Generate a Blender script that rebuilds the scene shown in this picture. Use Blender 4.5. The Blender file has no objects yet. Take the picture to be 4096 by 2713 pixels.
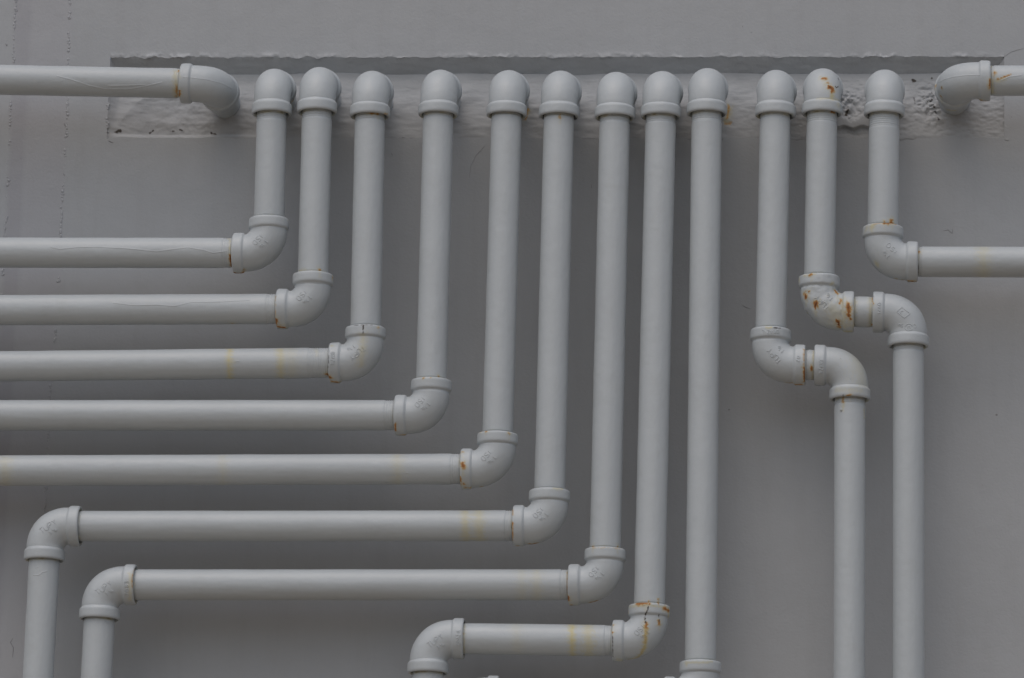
import bpy, math, random
import numpy as np
from mathutils import Matrix, Vector, noise
from mathutils.bvhtree import BVHTree

scene = bpy.context.scene
C = scene.collection
random.seed(7)
rng = np.random.default_rng(7)
R_ = math.radians

# ------------------------------------------------------------------ camera
PW, PH = 2367.0, 1567.3            # units the layout was measured in
FPX = 10500.0                      # focal length in those units
DIST, PIPE_Y = 6.24, -0.095        # metres to the pipe plane, pipe axes in front of the wall (wall face y = 0)
YAW, PITCH, ROLL = R_(5.0), R_(13.0), R_(1.36)
CAMROT = Matrix.Rotation(YAW, 3, 'Z') @ Matrix.Rotation(math.pi/2 + PITCH, 3, 'X') @ Matrix.Rotation(ROLL, 3, 'Z')
fwd = CAMROT @ Vector((0, 0, -1))
CAMLOC = Vector((0, PIPE_Y, 0)) - fwd*DIST
cd = bpy.data.cameras.new('camera')
cd.sensor_width = 36.0; cd.lens = 36.0*FPX/PW
cd.clip_start = 0.1; cd.clip_end = 200
cd.dof.use_dof = True; cd.dof.focus_distance = DIST; cd.dof.aperture_fstop = 11
cam = bpy.data.objects.new('camera', cd); C.objects.link(cam)
cam.matrix_world = Matrix.Translation(CAMLOC) @ CAMROT.to_4x4()
scene.camera = cam

# ------------------------------------------------------------------ light
SUN_EL, SUN_AZ = R_(61), R_(-18)   # azimuth from the wall's outward normal, negative = from the left
world = bpy.data.worlds.new('World'); scene.world = world; world.use_nodes = True
wn = world.node_tree.nodes; wl = world.node_tree.links
sky = wn.new('ShaderNodeTexSky'); sky.sky_type = 'NISHITA'; sky.sun_disc = False
sky.sun_elevation = SUN_EL; sky.sun_rotation = math.pi - SUN_AZ
sky.air_density = 1.0; sky.dust_density = 4.0; sky.ozone_density = 1.0
bg = wn['Background']; bg.inputs['Strength'].default_value = 0.12
wl.new(sky.outputs['Color'], bg.inputs['Color'])
sd = bpy.data.lights.new('sun', 'SUN'); sd.energy = 1.5; sd.angle = R_(100); sd.color = (1.0, 0.99, 0.975)
sun = bpy.data.objects.new('sun', sd); C.objects.link(sun)
tosun = Vector((math.sin(SUN_AZ)*math.cos(SUN_EL), -math.cos(SUN_AZ)*math.cos(SUN_EL), math.sin(SUN_EL)))
sun.rotation_euler = tosun.to_track_quat('Z', 'Y').to_euler()
sun.location = tosun*8
vs = scene.view_settings
vs.view_transform = 'Standard'; vs.look = 'None'; vs.gamma = 1.0; vs.use_curve_mapping = False
vs.exposure = -0.48

# ------------------------------------------------------------------ helpers
def ray(px, py):
    return CAMROT @ Vector(((px - PW/2)/FPX, -(py - PH/2)/FPX, -1.0))
def at(px, py, Y=PIPE_Y):
    d = ray(px, py)
    return CAMLOC + d*((Y - CAMLOC.y)/d.y)
K = PW/4096.0
def src(p): return (p[0]*K, p[1]*K)

def tag(o, label=None, cat=None, group=None, kind=None):
    if label: o['label'] = label
    if cat: o['category'] = cat
    if group: o['group'] = group
    if kind: o['kind'] = kind
    return o
def empty(name, loc):
    o = bpy.data.objects.new(name, None); C.objects.link(o); o.location = loc; o.empty_display_size = 0.05
    return o
def mk(name, V, F, mat, parent=None, origin=(0, 0, 0), stain=None, smooth=True):
    """link one mesh object; V in world coordinates, origin = world position of the object's own origin"""
    V = np.asarray(V, float)
    o3 = np.array(origin, float)
    me = bpy.data.meshes.new(name)
    me.from_pydata((V - o3).tolist(), [], [tuple(f) for f in F])
    me.validate(); me.update()
    if smooth: me.polygons.foreach_set('use_smooth', [True]*len(me.polygons))
    me.materials.append(mat)
    if stain is not None:
        a = me.attributes.new('stain', 'FLOAT_COLOR', 'POINT')
        a.data.foreach_set('color', np.c_[stain, np.ones(len(V))].astype(np.float32).ravel())
    ob = bpy.data.objects.new(name, me); C.objects.link(ob)
    if parent is not None:
        ob.parent = parent
        pw = np.array(parent['_o'], float) if '_o' in parent else np.array(parent.location, float)
        ob.location = (o3 - pw).tolist()
    else:
        ob.location = o3.tolist()
    ob['_o'] = o3.tolist()
    return ob

def gridfaces(nr, nc, wrap):
    i = np.arange(nr-1)[:, None]; j = np.arange(nc if wrap else nc-1)[None, :]
    a = i*nc + j; b = i*nc + (j+1) % nc; c = (i+1)*nc + (j+1) % nc; d = (i+1)*nc + j
    return np.stack([a, b, c, d], -1).reshape(-1, 4)

def frame(axis):
    a = Vector(axis).normalized()
    u = Vector((0, -1, 0)) - a*a.dot(Vector((0, -1, 0)))
    if u.length < 0.2: u = Vector((0, 0, 1)) - a*a.z
    u.normalize(); w = a.cross(u)
    return np.array(a), np.array(u), np.array(w)

def lathe(P, axis, prof, segs):
    """prof: list of (distance along axis, radius)"""
    a, u, w = frame(axis); P = np.array(P)
    ph = np.linspace(0, 2*math.pi, segs, endpoint=False)
    ring = np.cos(ph)[:, None]*u + np.sin(ph)[:, None]*w
    V = np.concatenate([P + a*s + ring*r for s, r in prof])
    return V, gridfaces(len(prof), segs, True)

def fbm(p, f, o=3):
    return noise.fractal(Vector(p)*f, 1.0, 2.0, o)

# ------------------------------------------------------------------ materials
class NT:
    def __init__(s, name):
        s.m = bpy.data.materials.new(name); s.m.use_nodes = True
        s.t = s.m.node_tree; s.n = s.t.nodes; s.b = s.n['Principled BSDF']
    def add(s, typ, **kw):
        n = s.n.new(typ)
        for k, v in kw.items(): setattr(n, k, v)
        return n
    def link(s, a, b): s.t.links.new(a, b)
    def noise(s, co, scale, detail=3, rough=0.55):
        n = s.add('ShaderNodeTexNoise'); n.inputs['Scale'].default_value = scale
        n.inputs['Detail'].default_value = detail; n.inputs['Roughness'].default_value = rough
        s.link(co, n.inputs['Vector']); return n.outputs['Fac']
    def math(s, op, a, b=None, clamp=False):
        n = s.add('ShaderNodeMath', operation=op); n.use_clamp = clamp
        for i, x in enumerate((a, b)):
            if x is None: continue
            if isinstance(x, (int, float)): n.inputs[i].default_value = x
            else: s.link(x, n.inputs[i])
        return n.outputs[0]
    def ramp(s, fac, stops):
        n = s.add('ShaderNodeValToRGB'); s.link(fac, n.inputs[0])
        e = n.color_ramp.elements
        while len(e) < len(stops): e.new(0.5)
        for q, (p, c) in zip(e, stops): q.position = p; q.color = (*c, 1) if len(c) == 3 else c
        return n.outputs['Color']
    def mix(s, fac, a, b):
        n = s.add('ShaderNodeMix', data_type='RGBA')
        if isinstance(fac, (int, float)): n.inputs[0].default_value = fac
        else: s.link(fac, n.inputs[0])
        for i, x in ((6, a), (7, b)):
            if isinstance(x, tuple): n.inputs[i].default_value = (*x, 1)
            else: s.link(x, n.inputs[i])
        return n.outputs[2]
    def bump(s, h, strength, dist, prev=None):
        n = s.add('ShaderNodeBump'); n.inputs['Strength'].default_value = strength
        n.inputs['Distance'].default_value = dist; s.link(h, n.inputs['Height'])
        if prev is not None: s.link(prev, n.inputs['Normal'])
        return n.outputs['Normal']

def paint_material(name, base, base2, rough):
    t = NT(name)
    geo = t.add('ShaderNodeNewGeometry'); P = geo.outputs['Position']
    at_ = t.add('ShaderNodeAttribute', attribute_name='stain')
    sep = t.add('ShaderNodeSeparateColor'); t.link(at_.outputs['Color'], sep.inputs[0])
    n1 = t.noise(P, 9, 4); n2 = t.noise(P, 260, 4, 0.65); n3 = t.noise(P, 700, 2)
    col = t.mix(t.ramp(n1, [(0.3, (0, 0, 0)), (0.7, (1, 1, 1))]), base, base2)
    oi = t.add('ShaderNodeObjectInfo')
    col = t.mix(t.math('MULTIPLY', oi.outputs['Random'], 0.30), col, tuple(x*0.90 for x in base2))
    col = t.mix(t.ramp(t.noise(P, 32, 5, 0.65), [(0.55, (0, 0, 0)), (0.8, (0.35, 0.35, 0.35))]), col, tuple(x*y for x, y in zip(base2, (0.86, 0.84, 0.80))))
    # yellow weeping
    g = t.math('MULTIPLY', sep.outputs[1], t.math('ADD', t.math('MULTIPLY', n2, 0.9), 0.5), True)
    col = t.mix(t.math('MULTIPLY', g, 0.85), col, (0.52, 0.45, 0.19))
    # rust: mask broken up by noise, orange rim to brown core
    r = t.math('MULTIPLY', sep.outputs[0], t.math('ADD', t.math('MULTIPLY', n2, 1.3), 0.20), True)
    rc = t.ramp(r, [(0.0, (0.46, 0.36, 0.17)), (0.35, (0.42, 0.24, 0.07)), (0.62, (0.32, 0.125, 0.028)), (0.98, (0.085, 0.03, 0.014))])
    rf = t.ramp(r, [(0.02, (0, 0, 0)), (0.5, (1, 1, 1))])
    col = t.mix(rf, col, rc)
    k = t.math('MULTIPLY', sep.outputs[2], t.math('ADD', n2, 0.6), True)
    col = t.mix(t.ramp(k, [(0.15, (0, 0, 0)), (0.6, (1, 1, 1))]), col, (0.06, 0.052, 0.045))
    t.link(col, t.b.inputs['Base Color'])
    rr = t.math('ADD', t.math('MULTIPLY', t.math('MAXIMUM', r, k), 0.45), t.math('ADD', t.math('MULTIPLY', n1, 0.12), rough - 0.06), True)
    t.link(rr, t.b.inputs['Roughness'])
    t.b.inputs['Specular IOR Level'].default_value = 0.55
    h = t.bump(t.noise(P, 90, 4), 0.5, 0.0012)
    h = t.bump(n3, 0.25, 0.0004, h)
    h = t.bump(t.math('MULTIPLY', r, n2), 0.6, 0.0012, h)
    t.link(h, t.b.inputs['Normal'])
    return t.m

PAINT = paint_material('pipe_paint', (0.470, 0.504, 0.520), (0.446, 0.478, 0.494), 0.42)
MORTAR = paint_material('painted_mortar', (0.375, 0.385, 0.392), (0.32, 0.326, 0.33), 0.7)

def wall_material():
    t = NT('wall_paint')
    geo = t.add('ShaderNodeNewGeometry'); P = geo.outputs['Position']
    sx = t.add('ShaderNodeSeparateXYZ'); t.link(P, sx.inputs[0])
    X = t.math('ADD', sx.outputs[0], t.math('MULTIPLY', t.math('SUBTRACT', t.noise(P, 14, 3), 0.5), 0.012))
    n1 = t.noise(P, 3.5, 4); n2 = t.noise(P, 28, 5, 0.6); n3 = t.noise(P, 420, 3, 0.6)
    col = t.mix(t.ramp(n1, [(0.32, (0, 0, 0)), (0.68, (1, 1, 1))]), (0.366, 0.378, 0.389), (0.396, 0.409, 0.420))
    col = t.mix(t.ramp(n2, [(0.35, (0, 0, 0)), (0.75, (0.35, 0.35, 0.35))]), col, (0.34, 0.354, 0.366))
    # faint vertical wash marks and grime
    mp = t.add('ShaderNodeMapping'); mp.inputs['Scale'].default_value = (1.0, 1.0, 0.10); t.link(P, mp.inputs['Vector'])
    wash = t.noise(mp.outputs['Vector'], 42, 5, 0.6)
    col = t.mix(t.ramp(wash, [(0.50, (0, 0, 0)), (0.78, (0.22, 0.22, 0.22))]), col, (0.30, 0.297, 0.298))
    # roller bands of slightly different paint at the left end
    xa, xc, xb = at(24, 284, 0).x, at(58, 350, 0).x, at(152, 330, 0).x
    sstep = lambda a, e: t.math('MULTIPLY', t.math('SUBTRACT', a, e - 0.004), 125.0, True)
    band = t.math('MULTIPLY', sstep(X, xa), t.math('SUBTRACT', 1.0, sstep(X, xc)))
    col = t.mix(t.math('MULTIPLY', band, 0.6), col, (0.325, 0.322, 0.345))
    b2 = t.math('MULTIPLY', sstep(X, xc), t.math('SUBTRACT', 1.0, sstep(X, xb)))
    col = t.mix(t.math('MULTIPLY', b2, 0.45), col, (0.372, 0.372, 0.392))
    # sparse dark specks
    v = t.add('ShaderNodeTexVoronoi'); v.inputs['Scale'].default_value = 26; t.link(P, v.inputs['Vector'])
    wn_ = t.add('ShaderNodeTexWhiteNoise', noise_dimensions='3D'); t.link(v.outputs['Position'], wn_.inputs['Vector'])
    spk = t.math('MULTIPLY', t.math('LESS_THAN', t.math('ADD', v.outputs['Distance'], t.math('MULTIPLY', n3, 0.03)), 0.055), t.math('GREATER_THAN', wn_.outputs['Value'], 0.90))
    col = t.mix(t.math('MULTIPLY', spk, 0.6), col, (0.12, 0.11, 0.10))
    t.link(col, t.b.inputs['Base Color'])
    t.b.inputs['Roughness'].default_value = 0.62
    t.b.inputs['Specular IOR Level'].default_value = 0.3
    h = t.bump(t.noise(P, 6, 3), 0.6, 0.006)
    h = t.bump(t.noise(P, 45, 5, 0.6), 0.4, 0.0016, h)
    h = t.bump(t.noise(P, 240, 3, 0.6), 0.4, 0.0008, h)
    t.link(h, t.b.inputs['Normal'])
    return t.m
WALLM = wall_material()
def plain(name, c, rough):
    t = NT(name); geo = t.add('ShaderNodeNewGeometry')
    n = t.noise(geo.outputs['Position'], 150, 3)
    t.link(t.mix(n, tuple(x*0.8 for x in c), tuple(x*1.2 for x in c)), t.b.inputs['Base Color'])
    t.b.inputs['Roughness'].default_value = rough
    return t.m
SCUFF = plain('scuffed_paint', (0.27, 0.27, 0.275), 0.8)

# ------------------------------------------------------------------ wall with the slot
TL, TR = at(255, 133, 0), at(2321, 131, 0)
BL, BR = at(252, 319, 0), at(2318, 319, 0)
x0, x1 = TL.x, TR.x
zt = lambda x: TL.z + (TR.z - TL.z)*(x - x0)/(x1 - x0)
zb = lambda x: BL.z + (BR.z - BL.z)*(x - x0)/(x1 - x0)
wall = empty('painted_wall', (0, 0, -1.3))
tag(wall, 'grey painted rendered wall behind all the pipes, with a rough mortared slot', 'wall')

NX = 900
xs = np.linspace(x0, x1, NX)
def top_jag(x):
    amp = 0.0030 + 0.0022*max(0, 1 - (x - x0)/0.45)
    return zt(x) + amp*fbm((x, 0, 3.1), 60, 5)*(0.6 + 1.2*abs(noise.noise(Vector((x*9, 2, 2))))) + 0.0012*fbm((x, 9, 1), 12, 2)
def bot_jag(x): return zb(x) + 0.0022*fbm((x, 5, 8), 24, 4)
ztj = np.array([top_jag(x) for x in xs]); zbj = np.array([bot_jag(x) for x in xs])
Vw, Fw = [], []
def strip(rows):
    global Vw, Fw
    rows = [np.asarray(r, float) for r in rows]
    b = sum(len(v) for v in Vw)
    Vw.append(np.concatenate(rows)); Fw.append(gridfaces(len(rows), len(rows[0]), False) + b)
def hrow(x, z, y=0.0):
    return np.c_[np.broadcast_to(x, np.shape(z)) if np.ndim(x) else np.full(np.shape(z), x), np.full(np.shape(z), y) if np.ndim(y) == 0 else y, z]
ZTOP, ZBOT, XL, XR = 2.6, -2.9, -5.0, 5.0
def vrows(za, zc, n): return [za + (zc - za)*(i/n) for i in range(n+1)]
elip = np.array([-0.0040*(1 + 1.0*math.exp(-(x - x0)/0.15))*max(0.0, (0.1 + noise.noise(Vector((x*48, 3, 1))) + 0.7*noise.noise(Vector((x*170, 8, 1))))*(0.55 + 1.3*noise.noise(Vector((x*11, 1, 5))))) for x in xs])
def lipw(d): return np.array([-0.0040*(1 + 1.0*math.exp(-(x - x0)/0.15))*max(0.0, (0.1 + noise.noise(Vector((x*48, 3 + d*90, 1))) + 0.7*noise.noise(Vector((x*170, 8 + d*150, 1))))*(0.55 + 1.3*noise.noise(Vector((x*11, 1, 5))))) for x in xs])*math.exp(-(d/0.0045)**2)
strip([hrow(xs, z) for z in vrows(np.full(NX, ZTOP), ztj + 0.02, 6)] + [hrow(xs, ztj + d, lipw(d)) for d in (0.014, 0.010, 0.0075, 0.006, 0.0048, 0.0036, 0.0024, 0.0012)] + [hrow(xs, ztj, elip)])
strip([hrow(xs, z) for z in vrows(zbj, np.full(NX, ZBOT), 6)])
zl = np.array([ZTOP, ztj[0], zbj[0], ZBOT]); zr = np.array([ZTOP, ztj[-1], zbj[-1], ZBOT])
strip([hrow(x, zl) for x in np.linspace(XL, x0, 12)])
strip([hrow(x, zr) for x in np.linspace(x1, XR, 12)])
# rounded lip + soffit of the slot
lip = lambda x: 0.0018*fbm((x, 2, 7), 160, 4)
def mdepth(x):
    s = max(0.0, min(1.0, (x - x0)/0.014, (x1 - x)/0.020)); s = 1 - (1 - s)**1.3
    return (0.0165 + 0.0025*fbm((x, 4, 4), 9, 2))*s + 0.001
md = np.array([mdepth(x) for x in xs]); lp = np.array([lip(x) for x in xs])
rows = []
SLOPE = 1.12
zsm = np.array([zt(x) for x in xs])
for f in np.linspace(0, 1, 16):
    y = md*f*1.10
    wob = np.array([0.0010*fbm((x, yy*3, 0), 26, 2) + 0.0005*fbm((x, yy*3, 5), 90, 2) for x, yy in zip(xs, y)])*min(1, f*3)
    rows.append(np.c_[xs, y + (elip if f == 0 else 0), ztj*math.exp(-f*9) + zsm*(1 - math.exp(-f*9)) + wob - SLOPE*y])
strip(rows)
wf = mk('wall_face', np.concatenate(Vw), np.concatenate(Fw), WALLM, wall, (0, 0, -1.3))

t = NT('pavement_concrete'); geo = t.add('ShaderNodeNewGeometry')
t.link(t.mix(t.noise(geo.outputs['Position'], 2.5, 6), (0.27, 0.22, 0.16), (0.35, 0.29, 0.225)), t.b.inputs['Base Color']); t.b.inputs['Roughness'].default_value = 0.9
g = mk('ground', [(-60, 0.2, ZBOT), (60, 0.2, ZBOT), (60, -80, ZBOT), (-60, -80, ZBOT)], [(0, 3, 2, 1)], t.m, None, (0, 0, ZBOT))
tag(g, kind='structure')

# ------------------------------------------------------------------ layout of the runs (photo units)
KW = dict(A=0.0482, R=0.0305, RB=0.0254)
PR = 0.0211                         # pipe radius
DOMES = {1: (628.0, 158), 2: (732.5, 154), 3: (855, 163), 4: (1013+4, 160), 5: (1171+3.5, 161), 6: (1292+4, 163),
         7: (1421+4, 166), 8: (1527.5+4, 164), 9: (1633.5+4, 157), 10: (1792+2, 161), 11: (1900+2, 157), 12: (2044+1, 160)}
# vertical axis sampled low down, elbow centre
LOW = {1: (620, 585), 2: (721.5, 714), 3: (843.5, 838), 4: (995, 960), 5: (1148, 1084), 6: (1268.5, 1215.5), 7: (1397, 1352),
       8: (1499, 1482), 9: (1618, 1613), 10: (1780, 843), 11: (1892.5, 720), 12: (2040, 605)}
AXTOP = {1: (628, 265), 2: (732.5, 270), 3: (855, 265), 4: (1013, 265), 5: (1171, 265), 6: (1292, 265), 7: (1421, 268), 8: (1527.5, 265),
         9: (1633.5, 265), 10: (1792, 265), 11: (1900, 265), 12: (2044, 265)}
def top_center(i):
    # elbow centre lies on the vertical axis line, 31 units under its dome
    (ax, ay), (bx, by) = AXTOP[i], LOW[i]
    y = DOMES[i][1] + 31
    return (ax + (bx - ax)*(y - ay)/(by - ay), y)
STUBS = [at(498, 193.5)] + [at(*top_center(i)) for i in range(1, 13)] + [at(2208, 187)]

# mortar filling the slot
XC, XD, XL_ = at(*(3726*PW/4096, 428*PW/4096), 0.02), at(*(3385*PW/4096, 440*PW/4096), 0.02), at(1965, 297, 0.01)
right = lambda p: 1/(1 + math.exp(-(p - 0.72)/0.03))
def build_mortar():
    nx, nz = 1050, 110
    ext = 0.014
    gx = np.linspace(x0 - ext, x1 + ext, nx); gv = np.linspace(0.0, 1.10, nz)
    V = np.zeros((nz, nx, 3)); S = np.zeros((nz, nx, 3))
    for i, x in enumerate(gx):
        md_ = mdepth(min(max(x, x0), x1)); zt_, zb_ = zt(x), zb(x)
        px = (x - x0)/(x1 - x0)
        rough = 0.35 + 1.5*math.exp(-((px - 0.855)/0.07)**2) + 0.5*math.exp(-((px - 0.06)/0.06)**2)
        left = 1.0/(1 + math.exp((px - 0.15)/0.02))
        for j, v in enumerate(gv):
            z = zt_ - SLOPE*md_*max(0, 1 - v*1.6) + (zb_ - zt_)*v
            p = (x, 0, z)
            prof = max(0.0, 1 - v)
            m = md_*(0.06 + 0.94*prof**0.95)
            m = max(m, max(0, min(1, (x - x0)/0.06))**0.8*left*0.013*(1 if v < 0.93 else max(0, 1 - ((v - 0.93)/0.055)**2)))
            fade = min(1, max(0, (v - 0.02)/0.1))
            q = (px - 0.10)/0.06; patch = math.exp(-q*q)
            crust = math.exp(-((x - XC.x)/0.019)**2 - ((z - XC.z)/0.026)**2) + 0.8*math.exp(-((x - XD.x)/0.022)**2 - ((z - XD.z)/0.03)**2)
            lump = 0.0022*fbm((x*0.7, 0, z), 20, 2)*(1 + crust*2) + 0.0008*fbm((x*0.35, 3, z), 90, 3) + 0.0012*patch*fbm((x, 3, z), 70, 3) + 0.0006*right(px)*fbm((x, 3, z*2), 110, 3)
            cr = abs(noise.noise(Vector((x, 7, z))*75)) + 0.5*abs(noise.noise(Vector((x, 17, z))*160))
            lump += crust*0.0075*(0.5 - cr)*1.6
            lump += -0.0014*max(0.0, noise.noise(Vector((x*0.55, 4, z*2.2))*48) - 0.25)
            # overhanging tongue of mortar between the two right-hand drops
            led = max(0.0, 1 - abs(x - XL_.x)/0.05)
            if led > 0:
                zl_ = XL_.z + 0.004*noise.noise(Vector((x*70, 2, 0)))
                lump -= 0.010*min(1, led*3)*(1/(1 + math.exp(-(z - zl_)/0.0009)))*math.exp(-max(0, z - zl_)/0.03)
            m += lump*fade
            # daubed collars of mortar round the stubs
            for k, s in enumerate(STUBS):
                r2 = ((x - s.x)**2 + (z - s.z)**2)
                if r2 < 0.01:
                    m -= 0.0075*math.exp(-(r2/0.031**2))*(0.8 + 0.6*noise.noise(Vector((x, k, z))*40))
            nb = noise.noise(Vector((x*26, 3, z*26))) + 0.5*noise.noise(Vector((x*90, 3, z*90)))
            out = max(0.0, (v - 1.0)*0.112 - 0.0022 - 0.0030*nb, x0 - 0.0035 - 0.0035*nb - x, x - x1 - 0.0045 - 0.0045*nb)
            m = max(m, -0.0006 + 0.0008*noise.noise(Vector(p)*70)) if v > 0.3 else max(m, 0.0006)
            m += min(out*0.8, 0.004)
            V[j, i] = (x, m, z)
    V = V.reshape(-1, 3); F = gridfaces(nz, nx, False)
    return V, F
Vm, Fm = build_mortar()

# ------------------------------------------------------------------ stroke lettering (raised, painted over)
GL = {'T': [[(0, 1), (.7, 1)], [(.35, 1), (.35, 0)]], 'U': [[(0, 1), (0, .25), (.15, 0), (.5, 0), (.65, .25), (.65, 1)]],
      'P': [[(0, 0), (0, 1), (.45, 1), (.6, .87), (.6, .6), (.45, .48), (0, .48)]], 'Y': [[(0, 1), (.33, .5), (.33, 0)], [(.66, 1), (.33, .5)]],
      '1': [[(.1, .8), (.28, 1), (.28, 0)]], 'I': [[(.2, 1), (.2, 0)]], 'O': [[(.2, 0), (0, .25), (0, .75), (.2, 1), (.45, 1), (.62, .75), (.62, .25), (.45, 0), (.2, 0)]],
      'S': [[(.6, .85), (.45, 1), (.15, 1), (0, .8), (.1, .58), (.5, .42), (.6, .2), (.45, 0), (.15, 0), (0, .15)]],
      'B': [[(0, 0), (0, 1), (.42, 1), (.55, .8), (.42, .53), (0, .53)], [(.42, .53), (.6, .3), (.45, 0), (0, 0)]],
      'R': [[(0, 0), (0, 1), (.45, 1), (.6, .8), (.45, .5), (0, .5)], [(.3, .5), (.62, 0)]], 'A': [[(0, 0), (.33, 1), (.66, 0)], [(.12, .35), (.54, .35)]],
      'Z': [[(0, 1), (.6, 1), (0, 0), (.6, 0)]], 'L': [[(0, 1), (0, 0), (.55, 0)]], '4': [[(.5, 0), (.5, 1), (0, .35), (.68, .35)]],
      '7': [[(0, 1), (.6, 1), (.2, 0)]], '0': [[(.2, 0), (0, .25), (0, .75), (.2, 1), (.4, 1), (.55, .75), (.55, .25), (.4, 0), (.2, 0)]],
      '8': [[(.3, .52), (.05, .75), (.3, 1), (.55, .75), (.3, .52), (0, .25), (.3, 0), (.6, .25), (.3, .52)]],
      '3': [[(0, .9), (.3, 1), (.55, .8), (.3, .53), (.6, .28), (.3, 0), (0, .1)]], '2': [[(0, .8), (.3, 1), (.55, .75), (0, 0), (.6, 0)]],
      'C': [[(.6, .85), (.4, 1), (.2, 1), (0, .7), (0, .3), (.2, 0), (.4, 0), (.6, .15)]], '/': [[(0, -.05), (.5, 1.05)]],
      'q': [[(.0, .85), (.1, 1), (.1, .5)], [(.1, .2), (.45, .85)], [(.55, 0), (.55, .5), (.3, .15), (.65, .15)]]}
GW = {'I': .4, '1': .42, 'q': .72, '/': .5}
def text_strokes(txt, a, b, h):
    """polylines (source px): text runs from a to b, glyph height h px, glyph 'up' is 90 deg left of the run"""
    a = np.array(a, float); b = np.array(b, float)
    d = b - a; L = np.hypot(*d); d /= L; up = np.array([d[1], -d[0]])
    w = [GW.get(c, .66) + .22 for c in txt]; tot = sum(w) - .22
    out = []; x = 0
    for c, cw in zip(txt, w):
        for pl in GL[c]:
            out.append([a + d*((x + q[0])/tot*L) + up*(q[1] - .5)*h for q in pl])
        x += cw
    return out
def densify(pl, step=2.0):
    out = [np.array(pl[0], float)]
    for p, q in zip(pl[:-1], pl[1:]):
        p = np.array(p, float); q = np.array(q, float); n = max(1, int(np.hypot(*(q - p))/step))
        out += [p + (q - p)*(i/n) for i in range(1, n+1)]
    return out
def bead(path, nrm, r, segs=6, taper=True, flat=1.0):
    """small half-sunk bead along a path of 3-D points with surface normals"""
    n = len(path); V = []
    for i in range(n):
        t = path[min(i+1, n-1)] - path[max(i-1, 0)]
        t = t/(np.linalg.norm(t) + 1e-12); nn = nrm[i]; s = np.cross(t, nn); s /= (np.linalg.norm(s) + 1e-12)
        f = 1.0
        if taper: f = min(1, (i + .35)/2.5, (n - 1 - i + .35)/2.5)
        rr = r*max(f, .25)
        for k in range(segs):
            a = 2*math.pi*k/segs
            V.append(path[i] + s*math.cos(a)*rr*flat + nn*math.sin(a)*rr)
    V = np.array(V); F = gridfaces(n, segs, True).tolist()
    F.append(list(range(segs))[::-1]); F.append([(n-1)*segs + k for k in range(segs)])
    return V, F

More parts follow.
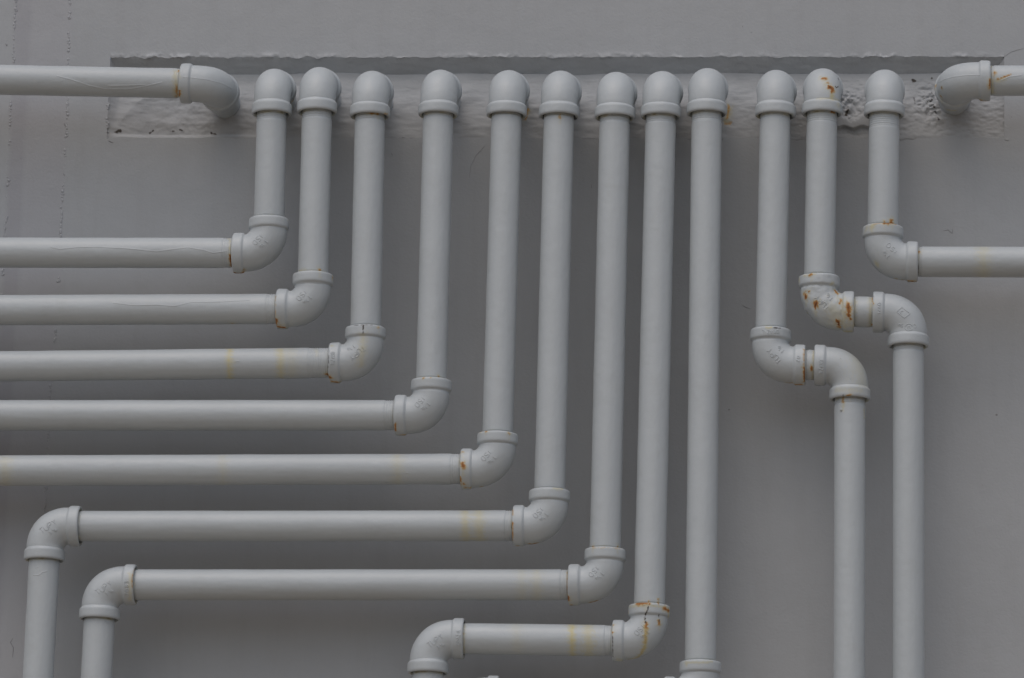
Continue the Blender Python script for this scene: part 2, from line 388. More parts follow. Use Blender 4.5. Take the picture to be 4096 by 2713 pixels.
# ------------------------------------------------------------------ pipe runs
class Run:
    def __init__(s, base): s.parts = []; s.base = base
    def add(s, name, V, F, origin, parent=None):
        s.parts.append(dict(name=name, V=V, F=F, origin=np.array(origin, float), parent=parent)); return len(s.parts) - 1
    def pipe(s, a, b, name='pipe', thr_a=0.0, thr_b=0.0, cap=False):
        a = np.array(a); b = np.array(b); L = np.linalg.norm(b - a); ax = (b - a)/L
        ss = np.unique(np.round(np.concatenate([np.arange(0, min(.05, L), .0011), np.arange(0, L, .004), np.arange(max(0, L - .05), L, .0011), [0, L]]), 5))
        prof = []
        seed = rng.random()*50
        for q in ss:
            r = PR + 0.00022*noise.noise(Vector((q*22, seed, 0)))
            for d, th in ((q, thr_a), (L - q, thr_b)):
                if th and d < th:
                    f = min(1, (th - d)/.003)
                    r -= f*(0.0007 + 0.00042*math.sin(d*2*math.pi/0.0030))
            prof.append((q, r))
        V, F = lathe(a, ax, prof, 72)
        # hand-brushed unevenness: long low streaks along the pipe plus small lumps
        q = V - a; sa = q @ ax; rad = q - sa[:, None]*ax; rl = np.linalg.norm(rad, axis=1); nr = rad/rl[:, None]
        amp = np.array([0.00016*noise.noise(Vector((t_*14 + seed, n_[0]*3 + n_[1]*1.3, n_[2]*3 - n_[1]))) + 0.00010*noise.noise(Vector((t_*45, n_[0]*11 + seed, n_[2]*11 + n_[1]*4))) for t_, n_ in zip(sa, nr)])
        V = V + nr*amp[:, None]
        F = F.tolist()
        if cap:
            F.append([len(V) - 72 + k for k in range(72)])
        s.add(name, V, F, a)
    def elbow(s, c, da, db, blister=0.0):
        c = np.array(c, float); da = np.array(Vector(da).normalized()); db = np.array(Vector(db).normalized())
        A, R, RB = KW['A'], KW['R']*rng.uniform(.96, 1.04), KW['RB']*rng.uniform(.99, 1.012)
        th = math.acos(np.clip(da @ db, -1, 1)); t = R/math.tan(th/2)
        bis = (da + db)/np.linalg.norm(da + db); o = c + bis*(R/math.sin(th/2))
        nrm = np.cross(da, db); nrm /= np.linalg.norm(nrm)
        pts, tan, rad = [], [], []
        for q in np.arange(A - .010, t, -.0014): pts.append(c + da*q); tan.append(-da); rad.append(RB - .0002)
        pa = c + da*t; sweep = math.pi - th; ra = pa - o
        for k in range(0, 41):
            al = sweep*k/40
            M = np.array(Matrix.Rotation(al, 3, Vector(np.cross(ra, -da)).normalized()))
            pts.append(o + M @ ra); tan.append(M @ (-da)); rad.append(RB + .0007*math.sin(math.pi*k/40)**2)
        for q in np.arange(t + .0014, A - .010 + 1e-6, .0014): pts.append(c + db*q); tan.append(db); rad.append(RB - .0002)
        segs = 96; ph = np.linspace(0, 2*math.pi, segs, endpoint=False); V = []
        for p, tn, r in zip(pts, tan, rad):
            b = np.cross(tn, nrm)
            V.append(p + r*(np.cos(ph)[:, None]*nrm + np.sin(ph)[:, None]*b))
        V = np.concatenate(V); F = gridfaces(len(pts), segs, True)
        cen = np.repeat(np.array(pts), segs, 0); N = V - cen; N /= np.linalg.norm(N, axis=1)[:, None]
        sd = rng.random()*100
        amp = np.array([0.00028*noise.noise(Vector(p)*45 + Vector((sd, 0, 0))) + blister*(0.5*fbm(p, 150, 3) + max(0, noise.noise(Vector(p)*110))*0.9) for p in V])
        V = V + N*amp[:, None]
        e = s.add('elbow', V, F, c)
        base = [(A - .0185, .0248), (A - .0170, .0252), (A - .0158, .0257), (A - .0150, .0265), (A - .0143, .0273), (A - .0132, .0279), (A - .0118, .0281),
                (A - .0095, .0281), (A - .0070, .0281), (A - .0045, .0281), (A - .0028, .02805), (A - .0014, .0277), (A - .0004, .0271), (A, .0263), (A, .0252),
                (A - .0002, .0240), (A - .0008, .0232), (A - .0022, .0226), (A - .0050, .0222), (A - .009, .0220)]
        for d in (da, db):
            V, F = lathe(c, d, base, 96)
            ctr = c + d*((V - c) @ d)[:, None]; N = V - ctr; N /= np.linalg.norm(N, axis=1)[:, None]
            sd = rng.random()*100
            am = np.array([0.00030*noise.noise(Vector(p)*60 + Vector((sd, 0, 0))) + blister*0.5*fbm(p, 130, 3) for p in V])
            V = V + N*am[:, None] + d*(am*0.6)[:, None]
            s.add('collar', V, F, c + d*A, e)
        return e
    def finish(s, label, group, stains=(), texts=(), sags=(), dots=()):
        V = np.concatenate([p['V'] for p in s.parts]); polys = []; off = 0; own = []
        for k, p in enumerate(s.parts):
            polys += [[q + off for q in f] for f in (p['F'].tolist() if hasattr(p['F'], 'tolist') else p['F'])]
            own += [k]*len(p['F']); off += len(p['V'])
        bv = BVHTree.FromPolygons(V.tolist(), polys)
        def hit(p):
            h, n, i, d = bv.ray_cast(CAMLOC, ray(*src(p)).normalized())
            if h is None: return None
            return np.array(h), np.array(n if n.dot(ray(*src(p))) < 0 else -n), own[i]
        def near(p):
            h = hit(p)
            if h: return h[0]
            g = at(*src(p)); h = bv.find_nearest(g)
            return np.array(h[0])
        st = np.zeros((len(V), 3))
        halo = [('y', pl, w*1.9, 0.55*min(1, q)) for kind, pl, w, q in stains if kind == 'r' and w >= 4]
        halo += [('y', [pl[-1], (pl[-1][0] + rng.normal()*2, pl[-1][1] + 8 + 3.0*w)], w*0.9, 0.40*min(1, q)) for kind, pl, w, q in stains if kind == 'r' and w >= 5]
        for kind, pl, w, strength in list(stains) + halo:
            ch = {'r': 0, 'y': 1, 'k': 2}[kind]
            pts = np.array([near(q) for q in densify(pl, 4)]) if len(pl) > 1 else np.array([near(pl[0])])
            wm = w*K*DIST/FPX
            box = (np.abs(V - pts.mean(0)) < (np.ptp(pts, axis=0)/2 + wm*3 + .002 + np.abs(pts - pts.mean(0)).max(0)*.1)).all(1)
            idx = np.where(box)[0]
            if not len(idx): continue
            d = np.min(np.linalg.norm(V[idx, None, :] - pts[None], axis=2), axis=1)
            st[idx, ch] = np.maximum(st[idx, ch], strength*np.exp(-(d/(wm*np.array([max(.35, 1 + (0.3 if ch == 2 else 1.1)*noise.noise(Vector(q)*330)) for q in V[idx]])))**2))
        off = 0
        for p in s.parts:
            n = len(p['V'])
            if p['name'] == 'collar':
                k0 = off + 14*96
                for i in range(k0, off + n):
                    g = noise.noise(Vector(V[i])*55) + 0.5*noise.noise(Vector(V[i])*160)
                    st[i, 2] = max(st[i, 2], 0.55*max(0, g + 0.25)); st[i, 1] = max(st[i, 1], 0.6*max(0, 0.4 - g))
            elif p['name'] in ('pipe', 'short_nipple'):
                q = V[off:off + n]; a = q[:72].mean(0)
                # last visible millimetres before each collar
                b = q[-72:].mean(0); L = np.linalg.norm(b - a); sa = (q - a) @ ((b - a)/L)
                e = np.minimum(np.abs(sa - .0065), np.abs(L - sa - .0065))
                for i in np.where(e < .004)[0]:
                    g = noise.noise(Vector(q[i])*70) + 0.5*noise.noise(Vector(q[i])*190)
                    w = math.exp(-(e[i]/.0017)**2)
                    st[off + i, 1] = max(st[off + i, 1], w*0.8*max(0, g + .1)); st[off + i, 2] = max(st[off + i, 2], w*0.5*max(0, g - .05))
            off += n
        root = empty('pipe_run', s.base); root['_o'] = list(s.base)
        tag(root, label, 'pipe', group)
        obs = []; off = 0
        for p in s.parts:
            par = root if p['parent'] is None else obs[p['parent']]
            obs.append(mk(p['name'], p['V'], p['F'], PAINT, par, p['origin'], st[off:off + len(p['V'])])); off += len(p['V'])
        def put(name, polylines, r, lift, flat=1.0, step=1.6, parent_kind=None):
            byown = {}
            for pl in polylines:
                pth, nr, ow = [], [], []
                for q in densify(pl, step):
                    h = hit(q)
                    if h is None: continue
                    pth.append(h[0] + h[1]*lift); nr.append(h[1]); ow.append(h[2])
                if len(pth) < 2: continue
                o = max(set(ow), key=ow.count)
                v, f = bead(pth, nr, r, 6, True, flat)
                byown.setdefault(o, []).append((v, f))
            for o, lst in byown.items():
                VV = np.concatenate([v for v, f in lst]); FF = []; b = 0
                for v, f in lst: FF += [[i + b for i in q] for q in f]; b += len(v)
                tgt = o
                if s.parts[o]['parent'] is not None: tgt = s.parts[o]['parent']   # never a fourth level
                # inherit the stain under the bead
                idx = np.array([np.argmin(np.sum((V - q)**2, 1)) for q in VV[::6]]).repeat(6)[:len(VV)]
                mk(name, VV, FF, PAINT, obs[tgt], obs[tgt]['_o'], st[idx])
        if texts:
            pls = [];
            for tx in texts:
                if tx[0] == 'poly': pls += tx[1]
                else: pls += text_strokes(*tx)
            put('raised_lettering', pls, 0.00065, 0.0, 1.0)
        for pl in sags: put('paint_sag', [pl], 0.0009, -0.0006, 2.0, 4)
        if dots:
            for x, y, l in dots: put('paint_drip', [[(x, y), (x + .5, y + l)]], 0.0015 if l < 10 else 0.0021, 0.0, 0.9, 1.5)
        for o in list(obs): pass
        return root

def U(v): return np.array(v/np.linalg.norm(v))
A = KW['A']
WALLDIR = np.array((0.0, 1.0, 0.0))
STUB_END = 0.05                     # y at which a stub ends, inside the mortar

def start(i):
    """top elbow, its stub in the mortar and the drop down to the lower elbow"""
    ct = np.array(at(*top_center(i))); cl = np.array(at(*LOW[i])); dn = U(cl - ct)
    r = Run((ct[0], ct[1], ct[2]))
    r.elbow(ct, WALLDIR, dn)
    r.pipe(ct + WALLDIR*(A - .006), (ct[0], STUB_END, ct[2]), 'wall_stub')
    thr = {1: .012, 2: .012, 3: .010, 4: .006, 5: .004, 6: .004, 7: .010, 8: .012, 9: .014, 10: .006, 11: .016, 12: .020}[i]
    r.pipe(ct + dn*(A - .006), cl - dn*(A - .006), 'pipe', A*0 + .006 + thr, .009)
    return r, ct, cl, dn

GROUP = 'white pipes coming out of the wall slot'
TEX_ISO = lambda cx, cy: [('ISO', (cx - 26, cy - 71), (cx - 58, cy - 37), 19), ('1q', (cx - 4, cy - 53), (cx - 35, cy - 20), 19)]

def left_open(i, endpx, stains, texts, sags, dots, label, thr=.016):
    r, ct, cl, dn = start(i)
    e = np.array(at(*endpx)); dl = U(e - cl)
    r.elbow(cl, -dn, dl)
    r.pipe(cl + dl*(A - .006), e + dl*0.40, 'pipe', .006 + thr, 0, True)
    return r.finish(label, GROUP, stains, texts, sags, dots)

# run 0: top left
c0 = np.array(at(498, 194.5)); e0 = np.array(at(0, 184.5)); d0 = U(e0 - c0)
r = Run(tuple(c0)); r.elbow(c0, d0, WALLDIR)
r.pipe(c0 + WALLDIR*(A - .006), (c0[0], STUB_END, c0[2]), 'wall_stub')
r.pipe(c0 + d0*(A - .006), e0 + d0*.40, 'pipe', .014, 0, True)
r.finish('highest white pipe at the left, going straight from the wall slot to the left edge', GROUP,
         [('r', [(716, 283)], 6, .8), ('r', [(707, 345), (706, 387)], 6, .55), ('r', [(718, 362), (718, 384)], 4, 1.0), ('y', [(700, 290), (704, 385)], 12, .5)],
         [], [[(219, 301), (284, 318), (355, 342), (426, 357), (508, 357), (568, 348), (656, 327)], [(426, 343), (508, 342), (590, 339)],
              [(724, 308), (763, 310), (828, 318), (887, 333), (934, 357)]])

left_open(1, (0, 584),
  [('y', [(916, 955)], 6, .9), ('y', [(920, 961), (919, 1021)], 4, .8), ('r', [(919, 1022), (926, 1066)], 4.5, 1.0), ('r', [(932, 1093), (974, 1093)], 7, 1.2), ('r', [(974, 1079)], 6, .5), ('r', [(1171, 404)], 6, .7)],
  TEX_ISO(1073, 1012), [[(196, 987), (241, 996), (304, 989), (375, 987), (500, 993), (554, 998), (625, 1006), (700, 996), (751, 989), (817, 1001), (853, 1012), (914, 1004)]], [],
  'shortest of the pipes that drop from the slot and bend to the left')
left_open(2, (0, 717),
  [('r', [(1279, 1080)], 6, .8), ('y', [(1196, 1083), (1222, 1082)], 5, .6), ('r', [(1331, 1113)], 6, .7), ('r', [(1103, 1186), (1101, 1269)], 2.2, .7), ('r', [(1103, 1276), (1106, 1294)], 6, 1.0),
   ('r', [(1114, 1306), (1138, 1311)], 8, .9), ('r', [(932, 1294)], 7, .5), ('y', [(1400, 444)], 8, .5)],
  TEX_ISO(1248.5, 1235), [[(446, 1210), (536, 1221), (625, 1219), (700, 1224), (766, 1208), (853, 1208), (1006, 1200)]], [],
  'second pipe dropping from the slot at the left, bending left below the shortest one')
left_open(3, (0, 847),
  [('k', [(1453, 1303), (1451, 1333)], 2.2, .9), ('k', [(1416, 1302), (1460, 1299), (1489, 1300)], 2.2, .6), ('r', [(1514, 1307)], 5, .6), ('y', [(1452, 1340), (1449, 1406), (1444, 1456)], 15, .4),
   ('r', [(1308, 1497), (1320, 1510)], 6, 1.0), ('r', [(1329, 1526), (1353, 1530)], 9, .65), ('y', [(1326, 1383)], 8, .7), ('r', [(1264, 1388)], 8, .6),
   ('y', [(918, 1396), (920, 1512)], 12, .85), ('y', [(1120, 1392), (1124, 1510)], 15, .65), ('y', [(1160, 1392), (1165, 1500)], 30, .22), ('r', [(1539, 455), (1548, 456)], 5, .5),
   ('k', [(1318, 1395), (1312, 1470)], 2.2, .7), ('r', [(1480, 455), (1512, 456)], 5, .6)],
  [('TUPY', (1458, 1387), (1402, 1436), 22), ('1q', (1420, 1380), (1390, 1403), 17), ('BRAZIL', (1331, 1408), (1330, 1462), 15)],
  [[(930, 1450), (945, 1445), (965, 1444)], [(1035, 1456), (1056, 1460)]], [(1410, 975, 5), (1285, 1385, 3)],
  'third pipe dropping from the slot at the left, bending left with a cracked elbow collar', .03)
left_open(4, (0, 960),
  [('r', [(1693, 1511)], 4, .6), ('r', [(1723, 1511)], 4.5, .75), ('r', [(1755, 1508)], 4, .7), ('r', [(1582, 1690), (1581, 1722)], 3.5, .9), ('r', [(1600, 1740), (1622, 1740)], 6, .6),
   ('r', [(1480, 447), (1512, 448)], 5, .55)],
  TEX_ISO(1722, 1661), [], [(1524, 318, 3)],
  'clean plain pipe bending left in the fourth row, counted down among the left bends')
left_open(5, (0, 1088),
  [('r', [(1944, 1726)], 4.5, .7), ('r', [(1925, 1728)], 4, .6), ('r', [(2036, 1734)], 5, .7), ('r', [(1851, 1852), (1853, 1872)], 7, 1.0), ('r', [(1850, 1808)], 5, .7), ('r', [(1856, 1936)], 6, .8),
   ('r', [(1860, 1951), (1880, 1952)], 6, .6), ('r', [(1842, 1910), (1843, 1935)], 4, .9), ('r', [(1927, 1950)], 6, .5), ('y', [(1590, 1822), (1592, 1940)], 22, .3), ('y', [(890, 1826), (892, 1940)], 18, .22), ('y', [(20, 1835), (20, 1940)], 30, .3)],
  TEX_ISO(1987, 1876), [[(1617, 1896), (1640, 1888)]], [(1836, 1868, 5)],
  'pipe in the fifth row down at left, with an orange rust patch on its collar')

def left_down(i, low2, botpx, stains, texts, sags, dots, label, thr=.012):
    r, ct, cl, dn = start(i)
    c2 = np.array(at(*low2)); dl = U(c2 - cl)
    r.elbow(cl, -dn, dl)
    b = np.array(at(*botpx)); dd = U(b - c2)
    r.pipe(cl + dl*(A - .006), c2 - dl*(A - .006), 'pipe', .006 + thr, .008)
    r.elbow(c2, -dl, dd)
    bb = b + dd*0.30
    r.pipe(c2 + dd*(A - .006), bb, 'pipe', .008, 0, True)
    return r.finish(label, GROUP, stains, texts, sags, dots)
left_down(6, (106.5, 1216.5), (88, 1568),
  [('r', [(2240, 459), (2240, 472)], 5, .55), ('y', [(2212, 1953), (2250, 1955)], 5, .6), ('r', [(2051, 2040), (2050, 2060)], 3.5, .7), ('r', [(2050, 2090), (2051, 2160)], 3, .8), ('r', [(2074, 2187)], 7, .8), ('r', [(2122, 2175), (2147, 2179)], 6, 1.1),
   ('y', [(1860, 2040), (1864, 2164)], 16, .6), ('y', [(1914, 2040), (1918, 2164)], 22, .5), ('y', [(1855, 2156), (1935, 2158)], 10, .5)],
  TEX_ISO(2195, 2104) + [('TUPY', (162, 2126), (222, 2084), 21), ('1q', (196, 2136), (228, 2114), 17)],
  [[(125, 2301), (154, 2300), (169, 2289), (198, 2282)], [(135, 2275), (160, 2262)]], [(232, 2310, 4)],
  'pipe bending left in the sixth row, then dropping at the far left edge')
left_down(7, (234, 1352), (222.5, 1568),
  [('r', [(2371, 2186)], 5, .8), ('r', [(2471, 2187)], 5, .7), ('r', [(2362, 2192), (2420, 2190), (2478, 2194)], 2, .6), ('r', [(2269, 2290), (2270, 2380)], 2.5, .6), ('r', [(2272, 2385), (2274, 2400)], 5, .9), ('r', [(2285, 2420)], 9, .5),
   ('r', [(2360, 2411), (2392, 2415)], 6, .9), ('y', [(2086, 2276), (2088, 2402)], 20, .2), ('y', [(2145, 2276), (2148, 2402)], 22, .25), ('r', [(538, 2275), (529, 2310), (529, 2350)], 3, .6), ('y', [(520, 2295), (520, 2400)], 7, .5)],
  TEX_ISO(2417, 2340) + [('TUPY', (386, 2372), (443, 2328), 21), ('1q', (420, 2380), (455, 2358), 17), ('7083', (508, 2382), (506, 2322), 15)],
  [[(411, 2477.5), (425, 2492), (436, 2492), (450, 2488)]], [(2288, 2426, 9)],
  'pipe with the longest fully visible crossbar, dropping second from the left edge')
left_down(8, (991.5, 1475.5), (989, 1568),
  [('r', [(2550, 2414), (2585, 2411)], 8, .85), ('r', [(2595, 2404), (2598, 2418)], 4, .7), ('r', [(2633, 2396), (2633, 2418)], 4, .8), ('r', [(2655, 2432), (2676, 2443)], 7, .9), ('y', [(2672, 2450), (2676, 2468)], 6, .8),
   ('k', [(2594, 2425), (2592, 2439), (2583, 2453), (2579, 2469), (2583, 2493)], 2.3, 1.1), ('k', [(2546, 2421), (2585, 2421)], 1.8, .6), ('k', [(2610, 2421), (2650, 2424)], 1.8, .8), ('k', [(2636, 2459), (2636, 2487)], 2.2, 1.1), ('r', [(2636, 2484), (2637, 2494)], 7, .8),
   ('r', [(2584, 2494), (2585, 2510)], 7, .75), ('r', [(2585, 2510), (2582, 2541), (2581, 2569)], 8, .33), ('y', [(2583, 2500), (2581, 2569), (2577, 2591), (2565, 2617), (2540, 2637), (2515, 2640)], 9, 1.1), ('r', [(2577, 2591), (2565, 2617), (2540, 2637)], 7, .25),
   ('y', [(2476, 2641)], 12, .8), ('r', [(2454, 2500)], 5, .7), ('r', [(2451, 2530)], 4.5, .8), ('k', [(2451, 2546), (2452, 2626)], 2.4, .8), ('r', [(2512, 2432), (2514, 2452)], 4, .6), ('y', [(2515, 2427), (2590, 2420), (2660, 2430)], 4, .7),
   ('y', [(2288, 2496), (2291, 2624)], 13, 1.0), ('y', [(2352, 2496), (2356, 2624)], 24, .55), ('y', [(2065, 2494), (2068, 2600)], 22, .18), ('r', [(1853, 2534)], 5, .5), ('y', [(1857, 2490), (1856, 2640)], 4, .6)],
  [('ISO', (2574, 2502), (2542, 2536), 19), ('1q', (2596, 2520), (2565, 2553), 19), ('TUPY', (1713, 2583), (1768, 2541), 22), ('1q', (1748, 2594), (1778, 2574), 17), ('BRAZIL', (1834, 2580), (1832, 2515), 15)],
  [], [(2290, 2426, 1)],
  'pipe with the lowest visible crossbar, its right elbow cracked and streaked with rust')

# run 9: straight down, its elbow cut by the lower edge of the picture
r, ct, cl, dn = start(9)
c2 = np.array(at(1071, 1609.5)); dl = U(c2 - cl)
r.elbow(cl, -dn, dl); r.pipe(cl + dl*(A - .006), c2 - dl*(A - .006), 'pipe', .012, .008)
dd = np.array((0, 0, -1.0)); r.elbow(c2, -dl, dd); r.pipe(c2 + dd*(A - .006), c2 + dd*.30, 'pipe', .008, 0, True)
r.finish('longest straight vertical pipe, running from the slot to the lower picture edge', GROUP,
         [('y', [(2740, 2650), (2850, 2648)], 4, .6), ('y', [(2746, 2660)], 5, .6)], [], [], [])

def s_bend(i, c2px, botpx, stains, texts, sags, dots, label, blister=0.0):
    r, ct, cl, dn = start(i)
    c2 = np.array(at(*c2px)); dl = U(c2 - cl); b = np.array(at(*botpx)); dd = U(b - c2)
    r.elbow(cl, -dn, dl, blister)
    r.pipe(cl + dl*(A - .006), c2 - dl*(A - .006), 'short_nipple', .011, .011)
    r.elbow(c2, -dl, dd)
    r.pipe(c2 + dd*(A - .006), b + dd*.30, 'pipe', .016, 0, True)
    return r.finish(label, GROUP, stains, texts, sags, dots)
s_bend(10, (1964.5, 845), (1963, 1568),
  [('y', [(3065, 1311), (3085, 1310)], 4, .9), ('k', [(3094, 1311), (3123, 1312)], 2.2, 1.0), ('r', [(3215, 1398), (3216, 1470)], 3.5, .5), ('r', [(3217, 1470), (3218, 1525)], 5, .95), ('r', [(3180, 1539), (3204, 1539)], 7, .7), ('r', [(3150, 1534), (3168, 1534)], 5, .7),
   ('r', [(3246, 1466), (3247, 1480)], 5, .8), ('y', [(3255, 1400), (3250, 1520)], 5, .6), ('r', [(3390, 1581), (3402, 1580)], 5, .55), ('r', [(3373, 1587), (3373, 1609)], 5, .6), ('y', [(3373, 1610), (3372, 1640)], 6, .5), ('k', [(3371, 1580), (3375, 1592)], 2.2, .7),
   ('y', [(3430, 1440), (3450, 1520)], 45, .25), ('y', [(3457, 1640), (3458, 1670)], 8, .5), ('k', [(3425, 1590), (3455, 1597)], 2.2, .5), ('y', [(3345, 1560), (3450, 1562)], 10, .3)],
  [('TUPY', (3121, 1449), (3073, 1397), 22), ('1q', (3136, 1410), (3110, 1384), 17), ('BRAZIL', (3116, 1326), (3046, 1328), 13), ('02', (3194, 1426), (3192, 1448), 12), ('BRAZIL', (3285, 1440), (3284, 1500), 15)],
  [], [(3365, 1632, 14), (3490, 1400, 3), (3362, 1432, 4), (3401, 1512, 4)],
  'white pipe stepping right through two clean elbows joined by a very short piece')
s_bend(11, (2099.5, 722.5), (2100, 1568),
  [('r', [(3219, 1174), (3223, 1190)], 7, 1.1), ('r', [(3235, 1166)], 6, .8), ('r', [(3264, 1210), (3262, 1226)], 8, 1.1), ('r', [(3262, 1236)], 6, .7), ('r', [(3342, 1164), (3349, 1174)], 7, .9), ('r', [(3366, 1198), (3359, 1214)], 6, .65),
   ('r', [(3394, 1218), (3396, 1262)], 10, .9), ('r', [(3402, 1275)], 6, 1.1), ('r', [(3351, 1283), (3355, 1300)], 7, 1.1), ('r', [(3356, 1308)], 9, .7), ('y', [(3380, 1326), (3400, 1326)], 12, .9), ('y', [(3335, 1240), (3345, 1290)], 38, .35), ('y', [(3370, 1200), (3375, 1310)], 14, .5),
   ('r', [(3238, 1099), (3247, 1098)], 5, .9), ('y', [(3215, 1102), (3260, 1098)], 5, .6), ('y', [(3196, 1123)], 9, .8), ('y', [(3328, 1135)], 7, .8), ('r', [(3490, 1190), (3492, 1215)], 5, .65), ('r', [(3490, 1300)], 7, .7), ('y', [(3418, 1195), (3414, 1310)], 8, .5), ('y', [(3482, 1195), (3480, 1310)], 8, .45),
   ('r', [(3290, 314), (3301, 314)], 7, .95), ('r', [(3316, 346), (3331, 356)], 9, 1.1), ('r', [(3327, 366)], 7, .8), ('r', [(3312, 331)], 6, .7), ('y', [(3328, 375), (3326, 393)], 11, .8), ('k', [(3354, 312), (3354, 317)], 4, 1.4), ('k', [(3340, 349), (3348, 350), (3355, 346)], 2.6, 1.1),
   ('r', [(3326, 447), (3340, 452)], 4, .8), ('y', [(3270, 396), (3320, 394), (3365, 402)], 5, .5), ('y', [(3355, 420)], 12, .4), ('r', [(3218, 1262)], 5, .5)],
  [('TUPY', (3312, 1236), (3264, 1186), 22), ('1q', (3330, 1200), (3306, 1172), 17), ('1/40', (3518, 1257), (3517, 1210), 12),
   ('poly', [[(3586, 1247), (3607, 1229), (3640, 1254), (3618, 1272), (3586, 1247)], [(3615, 1246), (3606, 1243), (3600, 1250), (3607, 1258)],
             [(3635 + 15*math.cos(a), 1309 + 14*math.sin(a)) for a in np.linspace(0, 2*math.pi, 15)]]),
   ('U', (3641, 1311), (3631, 1311), 12), ('SU', (3611, 1303), (3594, 1301), 12), ('C', (3663, 1302), (3652, 1306), 14)],
  [[(3334, 351), (3342, 346), (3352, 348)], [(3250, 1283), (3300, 1290), (3345, 1300)]], [(3457, 1253, 4), (3495, 1183, 3)],
  'rustiest pipe, with rust spots on its slot elbow and on a blistered lower elbow', 0.0011)

r, ct, cl, dn = start(12)
e = np.array(at(2367, 606)); dl = U(e - cl)
r.elbow(cl, -dn, dl); r.pipe(cl + dl*(A - .006), e + dl*.40, 'pipe', .012, 0, True)
r.finish('short pipe dropping at the right end of the slot and bending to the right edge', GROUP,
  [('r', [(3538, 893), (3570, 893)], 5, 1.0), ('r', [(3564, 893), (3567, 880)], 6, .8), ('r', [(3536, 887)], 5, .7), ('r', [(3496, 895), (3540, 892), (3588, 898)], 2.5, .7), ('y', [(3491, 900), (3488, 912)], 11, .8), ('y', [(3465, 915)], 14, .4), ('y', [(3504, 1050), (3510, 1064)], 9, .6),
   ('r', [(3582, 1119), (3611, 1120)], 4, .7), ('r', [(3634, 1125), (3660, 1125)], 6, .75), ('r', [(3676, 1007)], 6, .6), ('r', [(3673, 984)], 4, .5), ('y', [(3930, 985), (3934, 1108)], 26, .35), ('y', [(3672, 990), (3674, 1040)], 5, .4), ('k', [(3672, 1052), (3672, 1110)], 3, .6)],
  [('ISO', (3585, 1010), (3549, 976), 17), ('1q', (3559, 1031), (3531, 1004), 18)], [[(3648, 1003), (3662, 998)], [(3650, 1036), (3660, 1040)]], [(3474, 866, 3)])

c0 = np.array(at(2208, 187)); e0 = np.array(at(2367, 186.5)); d0 = U(e0 - c0)
r = Run(tuple(c0)); r.elbow(c0, d0, WALLDIR)
r.pipe(c0 + WALLDIR*(A - .006), (c0[0], STUB_END, c0[2]), 'wall_stub')
r.pipe(c0 + d0*(A - .006), e0 + d0*.40, 'pipe', .012, 0, True)
r.finish('highest white pipe at the right, going straight from the wall slot to the right edge', GROUP,
  [('r', [(3979, 290), (3978, 302)], 5, .7), ('r', [(3990, 317), (4015, 308), (4042, 298)], 3.2, .8), ('y', [(3988, 322), (4020, 312)], 10, .6), ('r', [(3960, 317), (3961, 353)], 5, .9), ('y', [(3968, 320), (3970, 372)], 8, .6), ('r', [(3925, 405), (3945, 405)], 6, .7),
   ('r', [(3764, 385)], 6, .75), ('y', [(3790, 440), (3821, 442)], 6, .9), ('k', [(3737, 352), (3739, 366)], 2.5, .7), ('r', [(3745, 340), (3735, 358)], 5, .6)],
  [], [[(3745, 334), (3780, 316), (3816, 307), (3863, 301), (3910, 300), (3929, 298)], [(3995, 326), (4040, 306), (4096, 300)]], [])

# ------------------------------------------------------------------ mortar, ridges and marks on the wall
stm = np.zeros((len(Vm), 3))
bvm = BVHTree.FromPolygons(Vm.tolist(), Fm.tolist())
WOB = np.array([max(.35, 1 + 1.1*noise.noise(Vector(q)*300)) for q in Vm])
bvw = BVHTree.FromPolygons([(XL, 0, ZBOT), (XR, 0, ZBOT), (XR, 0, ZTOP), (XL, 0, ZTOP)], [(0, 1, 2, 3)])
for ch, pl, w, s_ in [(0, [(2916, 425), (2913, 450), (2908, 472)], 6, .55), (0, [(2900, 494), (2912, 496), (2925, 492)], 6, .5), (0, [(2112, 436), (2108, 455), (2101, 478)], 7, .5), (1, [(2905, 480), (2918, 430)], 14, .5), (1, [(2108, 450)], 14, .5), (2, [(3654, 320), (3657, 323)], 5, 1.3), (2, [(3728, 312)], 3, 1),
                      (2, [(462, 527), (480, 524)], 6, .8), (2, [(600, 532), (612, 523)], 3.5, .9), (2, [(680, 524), (695, 524)], 3, .8), (2, [(720, 520), (728, 522)], 3, .8), (2, [(845, 533), (870, 540)], 4, .8), (2, [(1600, 553), (1680, 555)], 2.5, .8),
                      (2, [(3392, 440), (3382, 462)], 6, .9), (2, [(3733, 420), (3736, 428)], 4, .8), (2, [(3741, 446), (3745, 453)], 4, .8), (2, [(3750, 470), (3756, 478)], 4, .8), (2, [(3727, 398), (3722, 404)], 4, .8), (2, [(3704, 412), (3710, 408)], 3, .7), (2, [(3728, 372), (3733, 380)], 3, .7), (2, [(3690, 398), (3698, 394)], 3, .6), (2, [(3657, 392), (3660, 412)], 3, .6), (2, [(3700, 370)], 3, .7)]:
    pts = []
    for q in (densify(pl, 4) if len(pl) > 1 else pl):
        h = bvm.ray_cast(CAMLOC, ray(*src(q)).normalized())[0]
        if h is not None: pts.append(h)
    if not pts: continue
    pts = np.array(pts); wm = w*K*DIST/FPX
    d = np.min(np.linalg.norm(Vm[:, None, :] - pts[None], axis=2), axis=1)
    stm[:, ch] = np.maximum(stm[:, ch], s_*np.exp(-(d/(wm*WOB))**2))
mk('mortar_patch', Vm, Fm, MORTAR, wall, (0, 0, -1.3), stm)

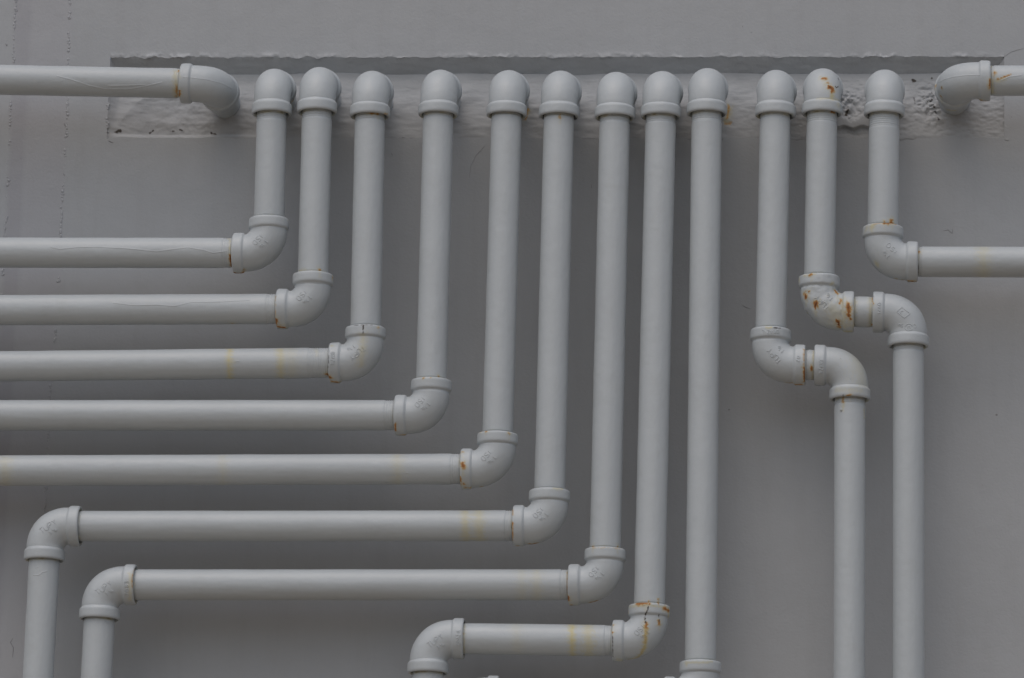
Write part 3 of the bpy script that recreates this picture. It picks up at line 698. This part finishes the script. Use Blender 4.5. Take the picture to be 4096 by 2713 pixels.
def blob(c, r, V, F, flat=0.26):
    b = len(V); n, mth = 7, 4
    for i in range(1, mth):
        for k in range(n):
            a = 2*math.pi*k/n; th = math.pi*i/mth
            rr = r*(0.75 + 0.5*random.random())
            V.append((c[0] + rr*math.sin(th)*math.cos(a), c[1] - rr*flat*math.sin(th)*math.sin(a), c[2] + rr*math.cos(th)*1.2))
    V.append((c[0], c[1], c[2] + r*1.2)); V.append((c[0], c[1], c[2] - r*1.2)); t, u = len(V) - 2, len(V) - 1
    for k in range(n):
        k2 = (k+1) % n
        F.append((t, b + k, b + k2)); F.append((u, b + (mth-2)*n + k2, b + (mth-2)*n + k))
        for i in range(mth - 2): F.append((b + i*n + k, b + (i+1)*n + k, b + (i+1)*n + k2, b + i*n + k2))
def ridge(pts, seed, dens, name):
    random.seed(seed); V, F = [], []
    for p, q in zip(pts[:-1], pts[1:]):
        L = math.hypot(q[0] - p[0], q[1] - p[1])
        for k in range(int(L*dens)):
            f = random.random(); x = p[0] + (q[0] - p[0])*f + random.gauss(0, 1.3); y = p[1] + (q[1] - p[1])*f
            if noise.noise(Vector((x*.01, y*.03, seed))) < -0.15: continue
            g = at(x, y, 0); blob((g.x, g.y, g.z), random.choice((.0006, .0009, .0012, .0018, .0023))*random.uniform(.6, 1), V, F)
    o = mk(name, np.array(V), F, WALLM, wall, (0, 0, -1.3)); o['kind'] = 'stuff'
ridge([(162, -40), (155, 289), (147, 402), (142, 516), (135, 645), (126, 800), (118, 900), (108, 1110), (95, 1290)], 3, .5, 'plaster_ridge')
ridge([(38, -40), (31, 129), (23, 284), (18, 438), (10, 560), (4, 700)], 5, .42, 'plaster_ridge')
ridge([(250, 236), (248, 270), (250, 318)], 9, .5, 'plaster_ridge')

def scuff(pl, r, mat=SCUFF):
    pth, nr = [], []
    for q in densify(pl, 3):
        g = at(q[0], q[1], 0); pth.append(np.array((g.x, -0.0001, g.z))); nr.append(np.array((0, -1.0, 0)))
    v, f = bead(pth, nr, r, 6, True, 1.0); mk('paint_scratch', v, f, mat, wall, (0, 0, -1.3))
for pl, r_ in [([(1085, 412), (1088, 385), (1100, 360), (1122, 336)], .00028), ([(904, 352), (908, 360)], .0008), ([(1716, 706), (1726, 711), (1734, 713)], .0006), ([(2180, 534), (2192, 531), (2201, 540), (2203, 526)], .0004),
               ([(13, 101), (17, 106)], .0016), ([(1716, 60), (1717, 62)], .0012), ([(1736, 74), (1737, 76)], .0014), ([(2270, 1120), (2273, 1122)], .0006), ([(30, 1475), (24, 1485), (31, 1497), (29, 1520)], .0005),
               ([(148, 283), (151, 292)], .0013), ([(146, 400), (149, 406)], .0010), ([(2322, 131), (2335, 121), (2350, 116), (2367, 112)], .0003), ([(1330, 620), (1332, 626)], .0007), ([(1366, 425), (1368, 435)], .0007), ([(1715, 930), (1718, 934)], .0007), ([(2460/1.0*.97, 1020), (2400, 1018)], .0005),
               ([(48, 365), (49, 367)], .0011), ([(250, 325), (262, 330)], .0010)]:
    scuff(pl, r_)
for o in bpy.data.objects:
    if '_o' in o: del o['_o']
